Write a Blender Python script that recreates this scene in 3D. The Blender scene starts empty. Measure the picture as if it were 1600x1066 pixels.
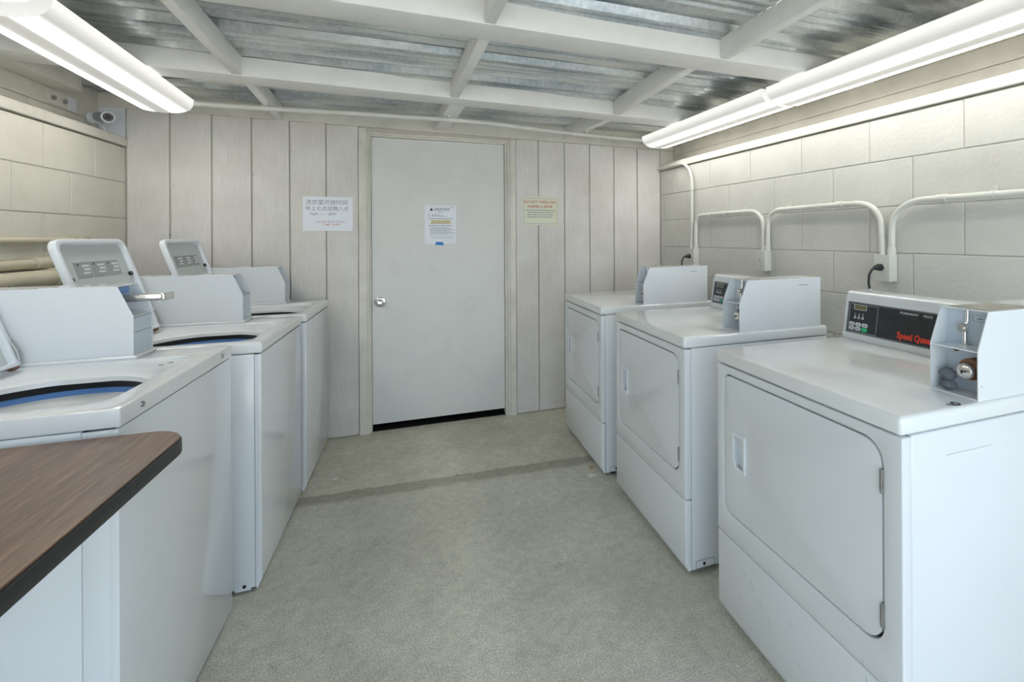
import bpy, bmesh, math, random
from mathutils import Vector, Matrix
random.seed(7)
S = bpy.context.scene
COL = S.collection
PI = math.pi
D = 3.5881                       # back wall plane (y)
def wallX(y): return 3.5914 - .05946*(y-1)
TH = math.atan(.05946)           # the right wall is not quite square to the back wall

# ------------------------------------------------------------------ camera, world, exposure
cd = bpy.data.cameras.new('camera'); cam = bpy.data.objects.new('camera', cd); COL.objects.link(cam)
yaw, roll = .3573, -.0053
fw = Vector((math.sin(yaw), math.cos(yaw), 0)); r0 = Vector((math.cos(yaw), -math.sin(yaw), 0)); zz = Vector((0,0,1))
R = r0*math.cos(roll) + zz*math.sin(roll); U = zz*math.cos(roll) - r0*math.sin(roll)
M = Matrix((R, U, -fw)).transposed().to_4x4(); M.translation = Vector((1.5767, 0, 1.3035))
cam.matrix_world = M
cd.sensor_width = 36; cd.lens = 763.07/1600*36
cd.shift_x = -(939.15-800)/1600; cd.shift_y = -(533-370.4)/1600
cd.clip_start = .02
S.camera = cam
w = bpy.data.worlds.new('world'); S.world = w; w.use_nodes = True
nt = w.node_tree; bg = nt.nodes['Background']
sky = nt.nodes.new('ShaderNodeTexSky'); sky.sky_type = 'HOSEK_WILKIE'; sky.turbidity = 3.0
sky.sun_direction = (.3, -.3, .9)
mx = nt.nodes.new('ShaderNodeMixRGB'); mx.inputs[0].default_value = .8
nt.links.new(sky.outputs[0], mx.inputs[1]); mx.inputs[2].default_value = (.70, .84, 1.0, 1)
nt.links.new(mx.outputs[0], bg.inputs[0]); bg.inputs[1].default_value = 2.1
sd = bpy.data.lights.new('sun', 'SUN'); sd.energy = 15; sd.angle = .01; sd.color = (1,.95,.88)   # strikes the open ground in front of the room, from over the roof
so = bpy.data.objects.new('sun', sd); COL.objects.link(so); so.rotation_euler = (math.radians(-38), math.radians(10), 0)
S.view_settings.view_transform = 'Standard'; S.view_settings.look = 'None'
S.view_settings.exposure = 0.70; S.view_settings.gamma = 1; S.view_settings.use_curve_mapping = False

# ------------------------------------------------------------------ materials
def mat(name, col, rough=.5, metal=0, bump=0, bscale=60, var=0, vscale=6, emit=None, coat=0, spec=.5, stain=None, sscale=3, samt=.3):
    m = bpy.data.materials.new(name); m.use_nodes = True; t = m.node_tree; N = t.nodes; L = t.links
    b = N['Principled BSDF']; b.inputs['Base Color'].default_value = (*col, 1); b.inputs['Roughness'].default_value = rough
    b.inputs['Metallic'].default_value = metal; b.inputs['Coat Weight'].default_value = coat; b.inputs['Specular IOR Level'].default_value = spec
    tc = N.new('ShaderNodeNewGeometry')
    last = None
    if var:
        n = N.new('ShaderNodeTexNoise'); n.inputs['Scale'].default_value = vscale; n.inputs['Detail'].default_value = 6; L.new(tc.outputs['Position'], n.inputs['Vector'])
        r = N.new('ShaderNodeMapRange'); r.inputs[1].default_value = .3; r.inputs[2].default_value = .7; r.inputs[3].default_value = 1-var; r.inputs[4].default_value = 1+var*.5
        L.new(n.outputs[0], r.inputs[0])
        x = N.new('ShaderNodeMixRGB'); x.blend_type = 'MULTIPLY'; x.inputs[0].default_value = 1; x.inputs[1].default_value = (*col, 1); L.new(r.outputs[0], x.inputs[2]); last = x.outputs[0]
    if stain:
        n = N.new('ShaderNodeTexNoise'); n.inputs['Scale'].default_value = sscale; n.inputs['Detail'].default_value = 8; n.inputs['Roughness'].default_value = .65; L.new(tc.outputs['Position'], n.inputs['Vector'])
        r = N.new('ShaderNodeMapRange'); r.inputs[1].default_value = .55; r.inputs[2].default_value = .75; r.inputs[3].default_value = 0; r.inputs[4].default_value = samt; L.new(n.outputs[0], r.inputs[0])
        x = N.new('ShaderNodeMixRGB'); L.new(r.outputs[0], x.inputs[0])
        if last: L.new(last, x.inputs[1])
        else: x.inputs[1].default_value = (*col, 1)
        x.inputs[2].default_value = (*stain, 1); last = x.outputs[0]
    if last: L.new(last, b.inputs['Base Color'])
    if bump:
        n = N.new('ShaderNodeTexNoise'); n.inputs['Scale'].default_value = bscale; n.inputs['Detail'].default_value = 5; L.new(tc.outputs['Position'], n.inputs['Vector'])
        bp = N.new('ShaderNodeBump'); bp.inputs['Strength'].default_value = bump; bp.inputs['Distance'].default_value = .004; L.new(n.outputs[0], bp.inputs['Height']); L.new(bp.outputs[0], b.inputs['Normal'])
    if emit:
        b.inputs['Emission Color'].default_value = (*emit[:3], 1); b.inputs['Emission Strength'].default_value = emit[3]
    return m

ENAMEL = mat('white_enamel', (.76,.79,.81), .12, var=.02, vscale=3, coat=.15, bump=.015, bscale=500)
ENAMEL2 = mat('white_enamel_top', (.80,.82,.82), .08, var=.03, vscale=4, coat=.2)
PLASTIC = mat('white_plastic', (.78,.82,.85), .35)
GAP = mat('dark_seam', (.05,.06,.07), .7)
GREYMET = mat('grey_metal', (.42,.42,.41), .4, .8, var=.2, vscale=60)
CHROME = mat('chrome', (.78,.76,.74), .12, 1)
RUST = mat('rust', (.28,.14,.08), .7, .3, var=.4, vscale=80)
BLACKP = mat('black_plastic', (.018,.02,.022), .35)
PANEL = mat('control_panel_black', (.022,.025,.03), .4, var=.35, vscale=40)
BLUE = mat('blue_tub_ring', (.13,.30,.66), .3)
TUB = mat('tub_white', (.72,.73,.72), .35)
WALLP = mat('cream_block_paint', (.66,.65,.60), .55, bump=.45, bscale=55, var=.07, vscale=4, stain=(.42,.36,.25), sscale=2.3, samt=.22)
WALLL = mat('cream_block_paint_left', (.68,.655,.57), .55, bump=.4, bscale=55, var=.07, vscale=4, stain=(.42,.34,.22), sscale=2.3, samt=.25)
MORT = mat('painted_mortar', (.58,.565,.51), .7, bump=.5, bscale=90, var=.12, vscale=9)
TRIMP = mat('cream_wood_paint', (.74,.71,.63), .5, bump=.25, bscale=30, var=.1, vscale=7, stain=(.40,.33,.22), sscale=4, samt=.35)
BEAM = mat('white_beam_paint', (.86,.85,.82), .45, bump=.2, bscale=26, var=.05, vscale=8)
PIPE = mat('painted_pipe', (.70,.70,.64), .4, var=.08, vscale=9)
PIPEL = mat('painted_pipe_tan', (.62,.57,.44), .45, var=.1, vscale=9)
PAPER = mat('paper_white', (.80,.82,.86), .35, coat=.3)
PAPERY = mat('paper_yellowed', (.72,.72,.54), .3, coat=.3)
INK = mat('ink_grey', (.22,.25,.27), .6); INKR = mat('ink_red', (.55,.14,.10), .6); INKP = mat('ink_purple', (.45,.25,.30), .6)
INKK = mat('ink_black', (.02,.02,.02), .6)
HILITE = mat('highlighter', (.78,.76,.38), .5)
TAPE = mat('blue_tape', (.02,.22,.62), .6)
RED = mat('red_print', (.85,.06,.03), .4); WHT = mat('white_print', (.75,.78,.8), .5)
GREEN = mat('green_button', (.02,.5,.22), .4); BTN = mat('grey_button', (.62,.66,.68), .4)
LCD = mat('display_amber', (.16,.14,.05), .2)
LABEL = mat('lid_label_grey', (.36,.39,.38), .5)
LINT = mat('grey_lint', (.16,.18,.21), .95, bump=1, bscale=220)
DARKROOM = mat('storeroom_darkness', (.008,.008,.008), .9)
SCRAP = mat('scrap_white', (.8,.78,.74), .8); LEAF = mat('dry_leaf', (.45,.34,.22), .8)
COINTOP = mat('dusty_lid', (.42,.40,.34), .6, var=.3, vscale=30)
FLOWG = mat('white_ground', (.5,.5,.48), .8, var=.1, vscale=1)

def siding_mat():
    m = mat('siding_paint', (.63,.61,.56), .6)
    t = m.node_tree; N = t.nodes; L = t.links; b = N['Principled BSDF']
    g = N.new('ShaderNodeNewGeometry')
    mp = N.new('ShaderNodeMapping'); mp.inputs['Scale'].default_value = (60, 60, 2.5); L.new(g.outputs['Position'], mp.inputs[0])
    n = N.new('ShaderNodeTexNoise'); n.inputs['Scale'].default_value = 3; n.inputs['Detail'].default_value = 5; L.new(mp.outputs[0], n.inputs['Vector'])
    n2 = N.new('ShaderNodeTexNoise'); n2.inputs['Scale'].default_value = 3.2; n2.inputs['Detail'].default_value = 7; L.new(g.outputs['Position'], n2.inputs['Vector'])
    r = N.new('ShaderNodeValToRGB'); e = r.color_ramp.elements; e[0].position = .35; e[0].color = (.75,.71,.655,1); e[1].position = .62; e[1].color = (.85,.82,.775,1)
    L.new(n2.outputs[0], r.inputs[0])
    x = N.new('ShaderNodeMixRGB'); x.blend_type = 'MULTIPLY'; x.inputs[0].default_value = .25; L.new(r.outputs[0], x.inputs[1]); L.new(n.outputs[0], x.inputs[2]); L.new(x.outputs[0], b.inputs['Base Color'])
    bp = N.new('ShaderNodeBump'); bp.inputs['Strength'].default_value = .35; bp.inputs['Distance'].default_value = .003; L.new(n.outputs[0], bp.inputs['Height']); L.new(bp.outputs[0], b.inputs['Normal'])
    return m
SIDING = siding_mat()
DOORP = mat('door_paint', (.77,.77,.74), .5, bump=.12, bscale=120, var=.03, vscale=5, stain=(.45,.43,.38), sscale=7, samt=.16)

def floor_mat():
    m = bpy.data.materials.new('concrete_floor'); m.use_nodes = True; t = m.node_tree; N = t.nodes; L = t.links; b = N['Principled BSDF']
    g = N.new('ShaderNodeNewGeometry')
    def noise(sc, det=6, ro=.6):
        n = N.new('ShaderNodeTexNoise'); n.inputs['Scale'].default_value = sc; n.inputs['Detail'].default_value = det; n.inputs['Roughness'].default_value = ro
        L.new(g.outputs['Position'], n.inputs['Vector']); return n
    def ramp(src, *st):
        r = N.new('ShaderNodeValToRGB'); e = r.color_ramp.elements
        while len(e) < len(st): e.new(.5)
        for q, (p, c) in zip(e, st): q.position = p; q.color = (*c, 1)
        L.new(src, r.inputs[0]); return r
    def mixc(f, a, c, bt='MIX'):
        x = N.new('ShaderNodeMixRGB'); x.blend_type = bt
        if isinstance(f, float): x.inputs[0].default_value = f
        else: L.new(f, x.inputs[0])
        for i, v in ((1, a), (2, c)):
            if isinstance(v, tuple): x.inputs[i].default_value = (*v, 1)
            else: L.new(v, x.inputs[i])
        return x.outputs[0]
    fine = ramp(noise(190, 5, .8).outputs[0], (.36, (.34,.33,.275)), (.50, (.64,.625,.54)), (.66, (.92,.90,.80)))
    smooth = ramp(noise(7, 8, .7).outputs[0], (.3, (.58,.55,.455)), (.7, (.70,.675,.575)))
    strip = ramp(noise(40, 6, .7).outputs[0], (.3, (.36,.345,.275)), (.7, (.47,.455,.37)))
    sx = N.new('ShaderNodeSeparateXYZ'); L.new(g.outputs['Position'], sx.inputs[0])
    nj = noise(9, 5, .6)
    # y' = y + .055*x, the line of the joint is slightly askew
    ad = N.new('ShaderNodeMath'); ad.operation = 'MULTIPLY_ADD'; L.new(sx.outputs[0], ad.inputs[0]); ad.inputs[1].default_value = .045; L.new(sx.outputs[1], ad.inputs[2])
    jj = N.new('ShaderNodeMath'); jj.operation = 'MULTIPLY_ADD'; L.new(nj.outputs[0], jj.inputs[0]); jj.inputs[1].default_value = .05; L.new(ad.outputs[0], jj.inputs[2])
    def step(v, wd):
        r = N.new('ShaderNodeMapRange'); r.inputs[1].default_value = v-wd; r.inputs[2].default_value = v+wd; L.new(jj.outputs[0], r.inputs[0]); return r.outputs[0]
    c = mixc(step(2.80, .02), fine.outputs[0], strip.outputs[0])
    c = mixc(step(2.898, .004), c, smooth.outputs[0])
    big = ramp(noise(1.6, 6, .65).outputs[0], (.35, (.80,.80,.78)), (.6, (1.0,1.0,.99)))
    c = mixc(1.0, c, big.outputs[0], 'MULTIPLY')
    md = ramp(noise(26, 6, .7).outputs[0], (.35, (.86,.86,.85)), (.62, (1.06,1.06,1.05)))
    c = mixc(1.0, c, md.outputs[0], 'MULTIPLY')
    sp = ramp(noise(5.5, 10, .75).outputs[0], (.60, (1,1,1)), (.72, (.58,.57,.54)))
    c = mixc(1.0, c, sp.outputs[0], 'MULTIPLY')
    L.new(c, b.inputs['Base Color']); b.inputs['Roughness'].default_value = .75
    bp = N.new('ShaderNodeBump'); bp.inputs['Strength'].default_value = .10; bp.inputs['Distance'].default_value = .002
    L.new(noise(110, 4, .7).outputs[0], bp.inputs['Height']); L.new(bp.outputs[0], b.inputs['Normal'])
    return m
FLOOR = floor_mat()

def galv_mat():
    m = bpy.data.materials.new('galvanized_metal'); m.use_nodes = True; t = m.node_tree; N = t.nodes; L = t.links; b = N['Principled BSDF']
    g = N.new('ShaderNodeNewGeometry')
    mp = N.new('ShaderNodeMapping'); mp.inputs['Scale'].default_value = (1, 3, 1); L.new(g.outputs['Position'], mp.inputs[0])
    n = N.new('ShaderNodeTexNoise'); n.inputs['Scale'].default_value = 2.2; n.inputs['Detail'].default_value = 8; n.inputs['Roughness'].default_value = .6; L.new(mp.outputs[0], n.inputs['Vector'])
    v = N.new('ShaderNodeTexNoise'); v.inputs['Scale'].default_value = 60; v.inputs['Detail'].default_value = 6; L.new(g.outputs['Position'], v.inputs['Vector'])
    r = N.new('ShaderNodeValToRGB'); e = r.color_ramp.elements; e[0].position = .36; e[0].color = (.42,.46,.49,1); e[1].position = .62; e[1].color = (.76,.78,.76,1)
    L.new(n.outputs[0], r.inputs[0])
    x = N.new('ShaderNodeMixRGB'); x.blend_type = 'OVERLAY'; x.inputs[0].default_value = .45; L.new(r.outputs[0], x.inputs[1]); L.new(v.outputs[0], x.inputs[2])
    # white rust blooms and dark specks
    k = N.new('ShaderNodeTexNoise'); k.inputs['Scale'].default_value = 14; k.inputs['Detail'].default_value = 10; k.inputs['Roughness'].default_value = .8; L.new(mp.outputs[0], k.inputs['Vector'])
    kr = N.new('ShaderNodeValToRGB'); q = kr.color_ramp.elements; q[0].position = .60; q[0].color = (1,1,1,1); q[1].position = .70; q[1].color = (.45,.44,.40,1); L.new(k.outputs[0], kr.inputs[0])
    y = N.new('ShaderNodeMixRGB'); y.blend_type = 'MULTIPLY'; y.inputs[0].default_value = .8; L.new(x.outputs[0], y.inputs[1]); L.new(kr.outputs[0], y.inputs[2]); L.new(y.outputs[0], b.inputs['Base Color'])
    b.inputs['Metallic'].default_value = .8
    rr = N.new('ShaderNodeMapRange'); rr.inputs[3].default_value = .22; rr.inputs[4].default_value = .42; L.new(n.outputs[0], rr.inputs[0]); L.new(rr.outputs[0], b.inputs['Roughness'])
    return m
GALV = galv_mat()

def wood_mat():
    m = bpy.data.materials.new('walnut_laminate'); m.use_nodes = True; t = m.node_tree; N = t.nodes; L = t.links; b = N['Principled BSDF']
    g = N.new('ShaderNodeNewGeometry')
    mp = N.new('ShaderNodeMapping'); mp.inputs['Scale'].default_value = (55, 4, 1); mp.inputs['Rotation'].default_value = (0,0,.03); L.new(g.outputs['Position'], mp.inputs[0])
    n = N.new('ShaderNodeTexNoise'); n.inputs['Scale'].default_value = 1.6; n.inputs['Detail'].default_value = 9; n.inputs['Roughness'].default_value = .7; L.new(mp.outputs[0], n.inputs['Vector'])
    r = N.new('ShaderNodeValToRGB'); e = r.color_ramp.elements; e[0].position = .34; e[0].color = (.085,.042,.024,1); e[1].position = .66; e[1].color = (.27,.15,.085,1)
    q = e.new(.5); q.color = (.165,.088,.05,1)
    L.new(n.outputs[0], r.inputs[0]); L.new(r.outputs[0], b.inputs['Base Color']); b.inputs['Roughness'].default_value = .3
    return m
WOOD = wood_mat()

def lens_mat():
    m = bpy.data.materials.new('lit_diffuser'); m.use_nodes = True; t = m.node_tree; N = t.nodes; L = t.links; b = N['Principled BSDF']
    tc = N.new('ShaderNodeTexCoord'); sx = N.new('ShaderNodeSeparateXYZ'); L.new(tc.outputs['Object'], sx.inputs[0])
    ab = N.new('ShaderNodeMath'); ab.operation = 'ABSOLUTE'; L.new(sx.outputs[0], ab.inputs[0])
    r = N.new('ShaderNodeValToRGB'); r.color_ramp.interpolation = 'EASE'; e = r.color_ramp.elements      # two tubes behind the lens: brightest along each tube
    mr = N.new('ShaderNodeMapRange'); mr.inputs[2].default_value = .14; L.new(ab.outputs[0], mr.inputs[0]); L.new(mr.outputs[0], r.inputs[0])
    st = [(0, .022), (.20, .026), (.37, 1.0), (.46, 1.0), (.60, .08), (.76, .03), (1, .06)]
    while len(e) < len(st): e.new(.5)
    for q, (p, v) in zip(e, st): q.position = p; q.color = (v, v, v, 1)
    ml = N.new('ShaderNodeMath'); ml.operation = 'MULTIPLY'; ml.inputs[1].default_value = LAMP; L.new(r.outputs[0], ml.inputs[0])
    b.inputs['Base Color'].default_value = (.22,.23,.22,1); b.inputs['Roughness'].default_value = .25
    b.inputs['Emission Color'].default_value = (1.0,.985,.93,1); L.new(ml.outputs[0], b.inputs['Emission Strength'])
    return m
LAMP = 10.5
LENS = lens_mat()
ENDC = mat('lit_end_cap', (.3,.31,.3), .3, emit=(1,.99,.95,.42))
PAN = mat('fixture_pan', (.8,.8,.76), .4)

# ------------------------------------------------------------------ mesh helpers
def link(name, me, m, parent=None, loc=(0,0,0), rot=None):
    o = bpy.data.objects.new(name, me); COL.objects.link(o); o.location = loc
    if rot: o.rotation_euler = rot
    if parent: o.parent = parent
    if m is not None and me is not None and not me.materials: me.materials.append(m)
    return o
def mesh(vs, fs, smooth=False):
    me = bpy.data.meshes.new('mesh'); me.from_pydata([tuple(v) for v in vs], [], fs); me.validate(); me.update()
    bm = bmesh.new(); bm.from_mesh(me); bmesh.ops.recalc_face_normals(bm, faces=bm.faces); bm.to_mesh(me); bm.free()
    if smooth:
        for p in me.polygons: p.use_smooth = True
    return me
class G:                                   # geometry collector
    def __init__(s): s.v = []; s.f = []
    def add(s, vs, fs):
        n = len(s.v); s.v += [tuple(v) for v in vs]; s.f += [tuple(i+n for i in f) for f in fs]; return s
    def box(s, a, b):
        x0,y0,z0 = a; x1,y1,z1 = b
        return s.add([(x0,y0,z0),(x1,y0,z0),(x1,y1,z0),(x0,y1,z0),(x0,y0,z1),(x1,y0,z1),(x1,y1,z1),(x0,y1,z1)],
                     [(0,3,2,1),(4,5,6,7),(0,1,5,4),(1,2,6,5),(2,3,7,6),(3,0,4,7)])
    def prism(s, pts, ax, a, b):           # 2D polygon pts extruded along axis ax from a to b
        def P(p, t):
            if ax == 'x': return (t, p[0], p[1])
            if ax == 'y': return (p[0], t, p[1])
            return (p[0], p[1], t)
        n = len(pts)
        return s.add([P(p, a) for p in pts]+[P(p, b) for p in pts], [tuple(range(n))[::-1], tuple(range(n, 2*n))]+[(i, (i+1) % n, n+(i+1) % n, n+i) for i in range(n)])
    def tube(s, path, r, n=14, closed=False):
        path = [Vector(p) for p in path]; rings = []
        up = None
        for i, p in enumerate(path):
            d = ((path[min(i+1, len(path)-1)]-path[max(i-1, 0)])).normalized()
            if up is None: up = Vector((0,0,1)) if abs(d.z) < .9 else Vector((1,0,0))
            u = (up - d*up.dot(d)).normalized(); v = d.cross(u); up = u
            rr = r[i] if isinstance(r, (list, tuple)) else r
            rings.append([p + (u*math.cos(2*PI*k/n)+v*math.sin(2*PI*k/n))*rr for k in range(n)])
        vs = [q for ring in rings for q in ring]; fs = []
        for i in range(len(path)-1):
            for k in range(n): fs.append((i*n+k, i*n+(k+1) % n, (i+1)*n+(k+1) % n, (i+1)*n+k))
        fs.append(tuple(range(n))[::-1]); fs.append(tuple((len(path)-1)*n+k for k in range(n)))
        return s.add(vs, fs)
    def cyl(s, a, b, r, n=20): return s.tube([a, b], r, n)
    def obj(s, name, m, parent=None, bev=0, seg=3, smooth=False, loc=(0,0,0), rot=None):
        me = mesh(s.v, s.f, smooth)
        if bev:
            bm = bmesh.new(); bm.from_mesh(me)
            es = [e for e in bm.edges if e.is_manifold and e.calc_face_angle(0) > .5]
            bmesh.ops.bevel(bm, geom=es, offset=bev, segments=seg, profile=.5, affect='EDGES', clamp_overlap=True)
            bm.to_mesh(me); bm.free()
            if seg > 1:
                for p in me.polygons: p.use_smooth = True
                me.set_sharp_from_angle(angle=.6) if hasattr(me, 'set_sharp_from_angle') else None
        elif smooth and hasattr(me, 'set_sharp_from_angle'): me.set_sharp_from_angle(angle=.8)
        return link(name, me, m, parent, loc, rot)
def rrect(x0, y0, x1, y1, rs, n=6):        # ccw rounded rectangle; rs = radii for corners (x0y0, x1y0, x1y1, x0y1)
    if not isinstance(rs, (list, tuple)): rs = [rs]*4
    out = []
    for (cx, cy, sx, sy, a0), r in zip(((x0,y0,1,1,PI),(x1,y0,-1,1,1.5*PI),(x1,y1,-1,-1,0),(x0,y1,1,-1,.5*PI)), rs):
        for k in range(n+1):
            a = a0 + k*PI/2/n; out.append((cx+sx*r+r*math.cos(a), cy+sy*r+r*math.sin(a)))
    return out
def cast(poly, c, a):                      # distance from c to a star-shaped polygon in direction a
    dx, dy = math.cos(a), math.sin(a); best = None
    n = len(poly)
    for i in range(n):
        (x1, y1), (x2, y2) = poly[i], poly[(i+1) % n]
        ex, ey = x2-x1, y2-y1; den = dx*ey-dy*ex
        if abs(den) < 1e-12: continue
        t = ((x1-c[0])*ey-(y1-c[1])*ex)/den; u = ((x1-c[0])*dy-(y1-c[1])*dx)/den
        if t > 0 and -1e-6 <= u <= 1+1e-6 and (best is None or t > best): best = t
    return best
def holed(outer, inner, P0, P1, c=None):   # plate between two maps P0(u,v), P1(u,v) with outer outline and an inner hole -> verts, faces
    if c is None: c = (sum(p[0] for p in inner)/len(inner), sum(p[1] for p in inner)/len(inner))
    an = sorted(set(round(math.atan2(p[1]-c[1], p[0]-c[0]), 4) for p in outer+inner))
    aa = [an[0]]
    for a in an[1:]:
        if a-aa[-1] > .0015: aa.append(a)
    O = [(c[0]+math.cos(a)*cast(outer, c, a), c[1]+math.sin(a)*cast(outer, c, a)) for a in aa]
    I = [(c[0]+math.cos(a)*cast(inner, c, a), c[1]+math.sin(a)*cast(inner, c, a)) for a in aa]
    n = len(aa)
    vs = [P0(*p) for p in O]+[P0(*p) for p in I]+[P1(*p) for p in O]+[P1(*p) for p in I]; fs = []
    for i in range(n):
        j = (i+1) % n
        fs += [(i, j, n+j, n+i), (2*n+i, 3*n+i, 3*n+j, 2*n+j), (i, 2*n+i, 2*n+j, j), (n+i, n+j, 3*n+j, 3*n+i)]
    return vs, fs
def thing(name, label, cat, loc=(0,0,0), rz=0, group=None):
    o = bpy.data.objects.new(name, None); COL.objects.link(o); o.location = loc; o.rotation_euler = (0,0,rz); o.empty_display_size = .1
    o['label'] = label; o['category'] = cat
    if group: o['group'] = group
    return o
def tag(o, label, cat, group=None):
    o['label'] = label; o['category'] = cat
    if group: o['group'] = group
    return o
def struct(o): o['kind'] = 'structure'; return o
def text(name, body, size, m, parent, mw, thick=.0003, align='CENTER', spacing=1.0, bold=0, shear=0, wx=1.0):
    c = bpy.data.curves.new('lettering', 'FONT'); c.body = body; c.size = size; c.align_x = align; c.align_y = 'CENTER'; c.extrude = thick; c.space_character = spacing; c.offset = bold; c.resolution_u = 3; c.shear = shear
    o = bpy.data.objects.new('tmp', c); COL.objects.link(o)
    dg = bpy.context.evaluated_depsgraph_get(); me = bpy.data.meshes.new_from_object(o.evaluated_get(dg))
    bpy.data.objects.remove(o); bpy.data.curves.remove(c)
    me.transform(Matrix.Diagonal((wx, 1, 1, 1)))
    me.materials.clear(); me.materials.append(m)
    t = link(name, me, None, parent); t.matrix_local = mw; t['kind'] = 'stuff'
    return t
def frame(o, ux, uy):                      # matrix with local x along ux, local y along uy
    ux = Vector(ux).normalized(); uy = Vector(uy).normalized(); uz = ux.cross(uy)
    m = Matrix((ux, uy, uz)).transposed().to_4x4(); m.translation = Vector(o); return m

# ------------------------------------------------------------------ setting: floor, ground
YF = -1.1                                  # open front of the laundry room
struct(G().box((-.3,YF-.2,-.15), (3.95,D+.14,0)).obj('floor', FLOOR))
struct(G().box((-14,-22,-.2), (18,YF-.2,-.01)).obj('ground', FLOWG))
# right wall: mortar core with every block a part
CR = 1/math.cos(TH)
wr = struct(G().box((.006,YF*CR,0), (.16,D*CR+.16,1.838)).obj('wall_right', MORT, loc=(wallX(0),0,0), rot=(0,0,TH)))
def block_mesh(L, H, side):
    x0, x1 = (.0015, .006) if side > 0 else (-.006, -.0015)
    g = G().box((x0, .0022, .0022), (x1, L-.0022, H-.0022)); me = mesh(g.v, g.f)
    bm = bmesh.new(); bm.from_mesh(me)
    es = [e for e in bm.edges if all(abs(abs(v.co.x)-.0015) < 1e-6 for v in e.verts)]
    bmesh.ops.bevel(bm, geom=es, offset=.0022, segments=1, affect='EDGES'); bm.to_mesh(me); bm.free(); return me
def block_wall(parent, joints, y_phase, Lb, ys, ye, side, m):
    cache = {}
    for i in range(len(joints)-1):
        zt, zb = joints[i], joints[i+1]; ph = y_phase[i % 2]
        k0 = math.floor((ys-ph)/Lb)
        y = ph + k0*Lb
        while y < ye:
            a, b = max(y, ys), min(y+Lb, ye)
            if b-a > .02:
                key = (round(b-a, 3), round(zt-zb, 3))
                if key not in cache:
                    cache[key] = block_mesh(b-a, zt-zb, side); cache[key].materials.append(m)
                link('concrete_block', cache[key], None, parent, (0, a, zb))
            y += Lb
JR = [1.838,1.642,1.4332,1.2244,1.0166,.810,.605,.402,.200,0.0]
block_wall(wr, JR, (1.2924*CR, (1.2924+.2032)*CR), .4064*CR, YF*CR, D*CR, 1, WALLP)
wl = struct(G().box((-.16,YF,0), (-.006,D,1.832)).obj('wall_left', MORT))
JL = [1.832,1.630,1.424,1.218,1.012,.808,.605,.402,.200,0.0]
block_wall(wl, JL, (3.302, 3.302-.184), .3685, YF, D, -1, WALLL)
# sill boards on top of the block walls, and the set-back header boards above
G().box((-.14,YF,1.838), (.012,D-.001,1.885)).obj('sill_plate', TRIMP, wl, bev=.003)
G().box((-.012,YF*CR,1.843), (.16,D*CR-.02,1.888)).obj('sill_plate', TRIMP, wr, bev=.003)
for (par, x0, x1, sg) in ((wl, -.16, -.12, 1), (wr, .12, .16, -1)):
    G().box((x0,YF,1.885), (x1,D,1.968)).obj('header_board', TRIMP, par, bev=.002)
    G().box((x0,YF,1.970), (x1,D,2.14)).obj('header_board', TRIMP, par, bev=.002)
struct(G().box((-.176,YF,1.80), (-.1605,D+.14,2.175)).obj('leak_strip_left', TRIMP)); struct(G().box((.1605,YF,1.80), (.176,D*CR+.12,2.175)).obj('leak_strip_right', TRIMP, loc=(wallX(0),0,0), rot=(0,0,TH)))  # closure strips added to block light leaking in through the roof ribs
for (a, b) in ((-.118, -.114),):
    sp = G().box((a-.003,3.175,1.975), (b,3.315,2.045)).obj('splice_plate', TRIMP, wl, bev=.001, seg=1)
    for y in (3.207, 3.29): G().cyl((b-.001,y,2.008), (b+.010,y,2.008), .012, 6).obj('bolt', GREYMET, sp)
G().box((-.121,3.318,1.975), (-.116,3.39,2.045)).obj('patch_plate', PAPER, wl)

# back wall
wb = G()
wb.box((-.16,D+.012,0), (1.256,D+.14,2.175)); wb.box((2.203,D+.012,0), (3.98,D+.14,2.175)); wb.box((1.256,D+.012,2.012), (2.203,D+.14,2.175))
wb = struct(wb.obj('wall_back', mat('siding_groove', (.60,.56,.49), .7)))
edges = [0,.2032,.4064,.6096,.8128,1.016,1.206]
redges = [2.246,2.4169,2.6201,2.8233,3.0265,3.2297,3.4375]
for E_ in (edges, redges):
    for a, b in zip(E_[:-1], E_[1:]):
        zt = 2.060-(a+b)/2*.0135
        G().box((a+.004,D,.008), (b-.004,D+.012,zt)).obj('siding_board', SIDING, wb, bev=.0015, seg=1)
# header above the siding and the boards in the corners
G().prism([(-.16,2.062),(3.66,2.013),(3.66,2.14),(-.16,2.14)], 'y', D-.004, D+.012).obj('header_board', TRIMP, wb)
G().box((-.16,D+.002,1.886), (-.003,D+.012,2.06)).obj('corner_board', PAPER, wb)
G().box((3.4415,D+.002,1.89), (3.66,D+.012,2.01)).obj('corner_board', TRIMP, wb)
# nails
for i, (x, z) in enumerate([(.62,1.70),(.20,1.33),(.82,1.86),(1.10,.35),(1.19,1.62),(1.19,1.82),(2.44,1.62),(2.85,1.50),(3.24,1.98),(3.40,1.15),(.22,1.62),(.68,.9),(2.55,.06)]):
    G().cyl((x,D-.0012,z), (x,D+.002,z), .004, 8).obj('nail', GREYMET, wb)
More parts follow.
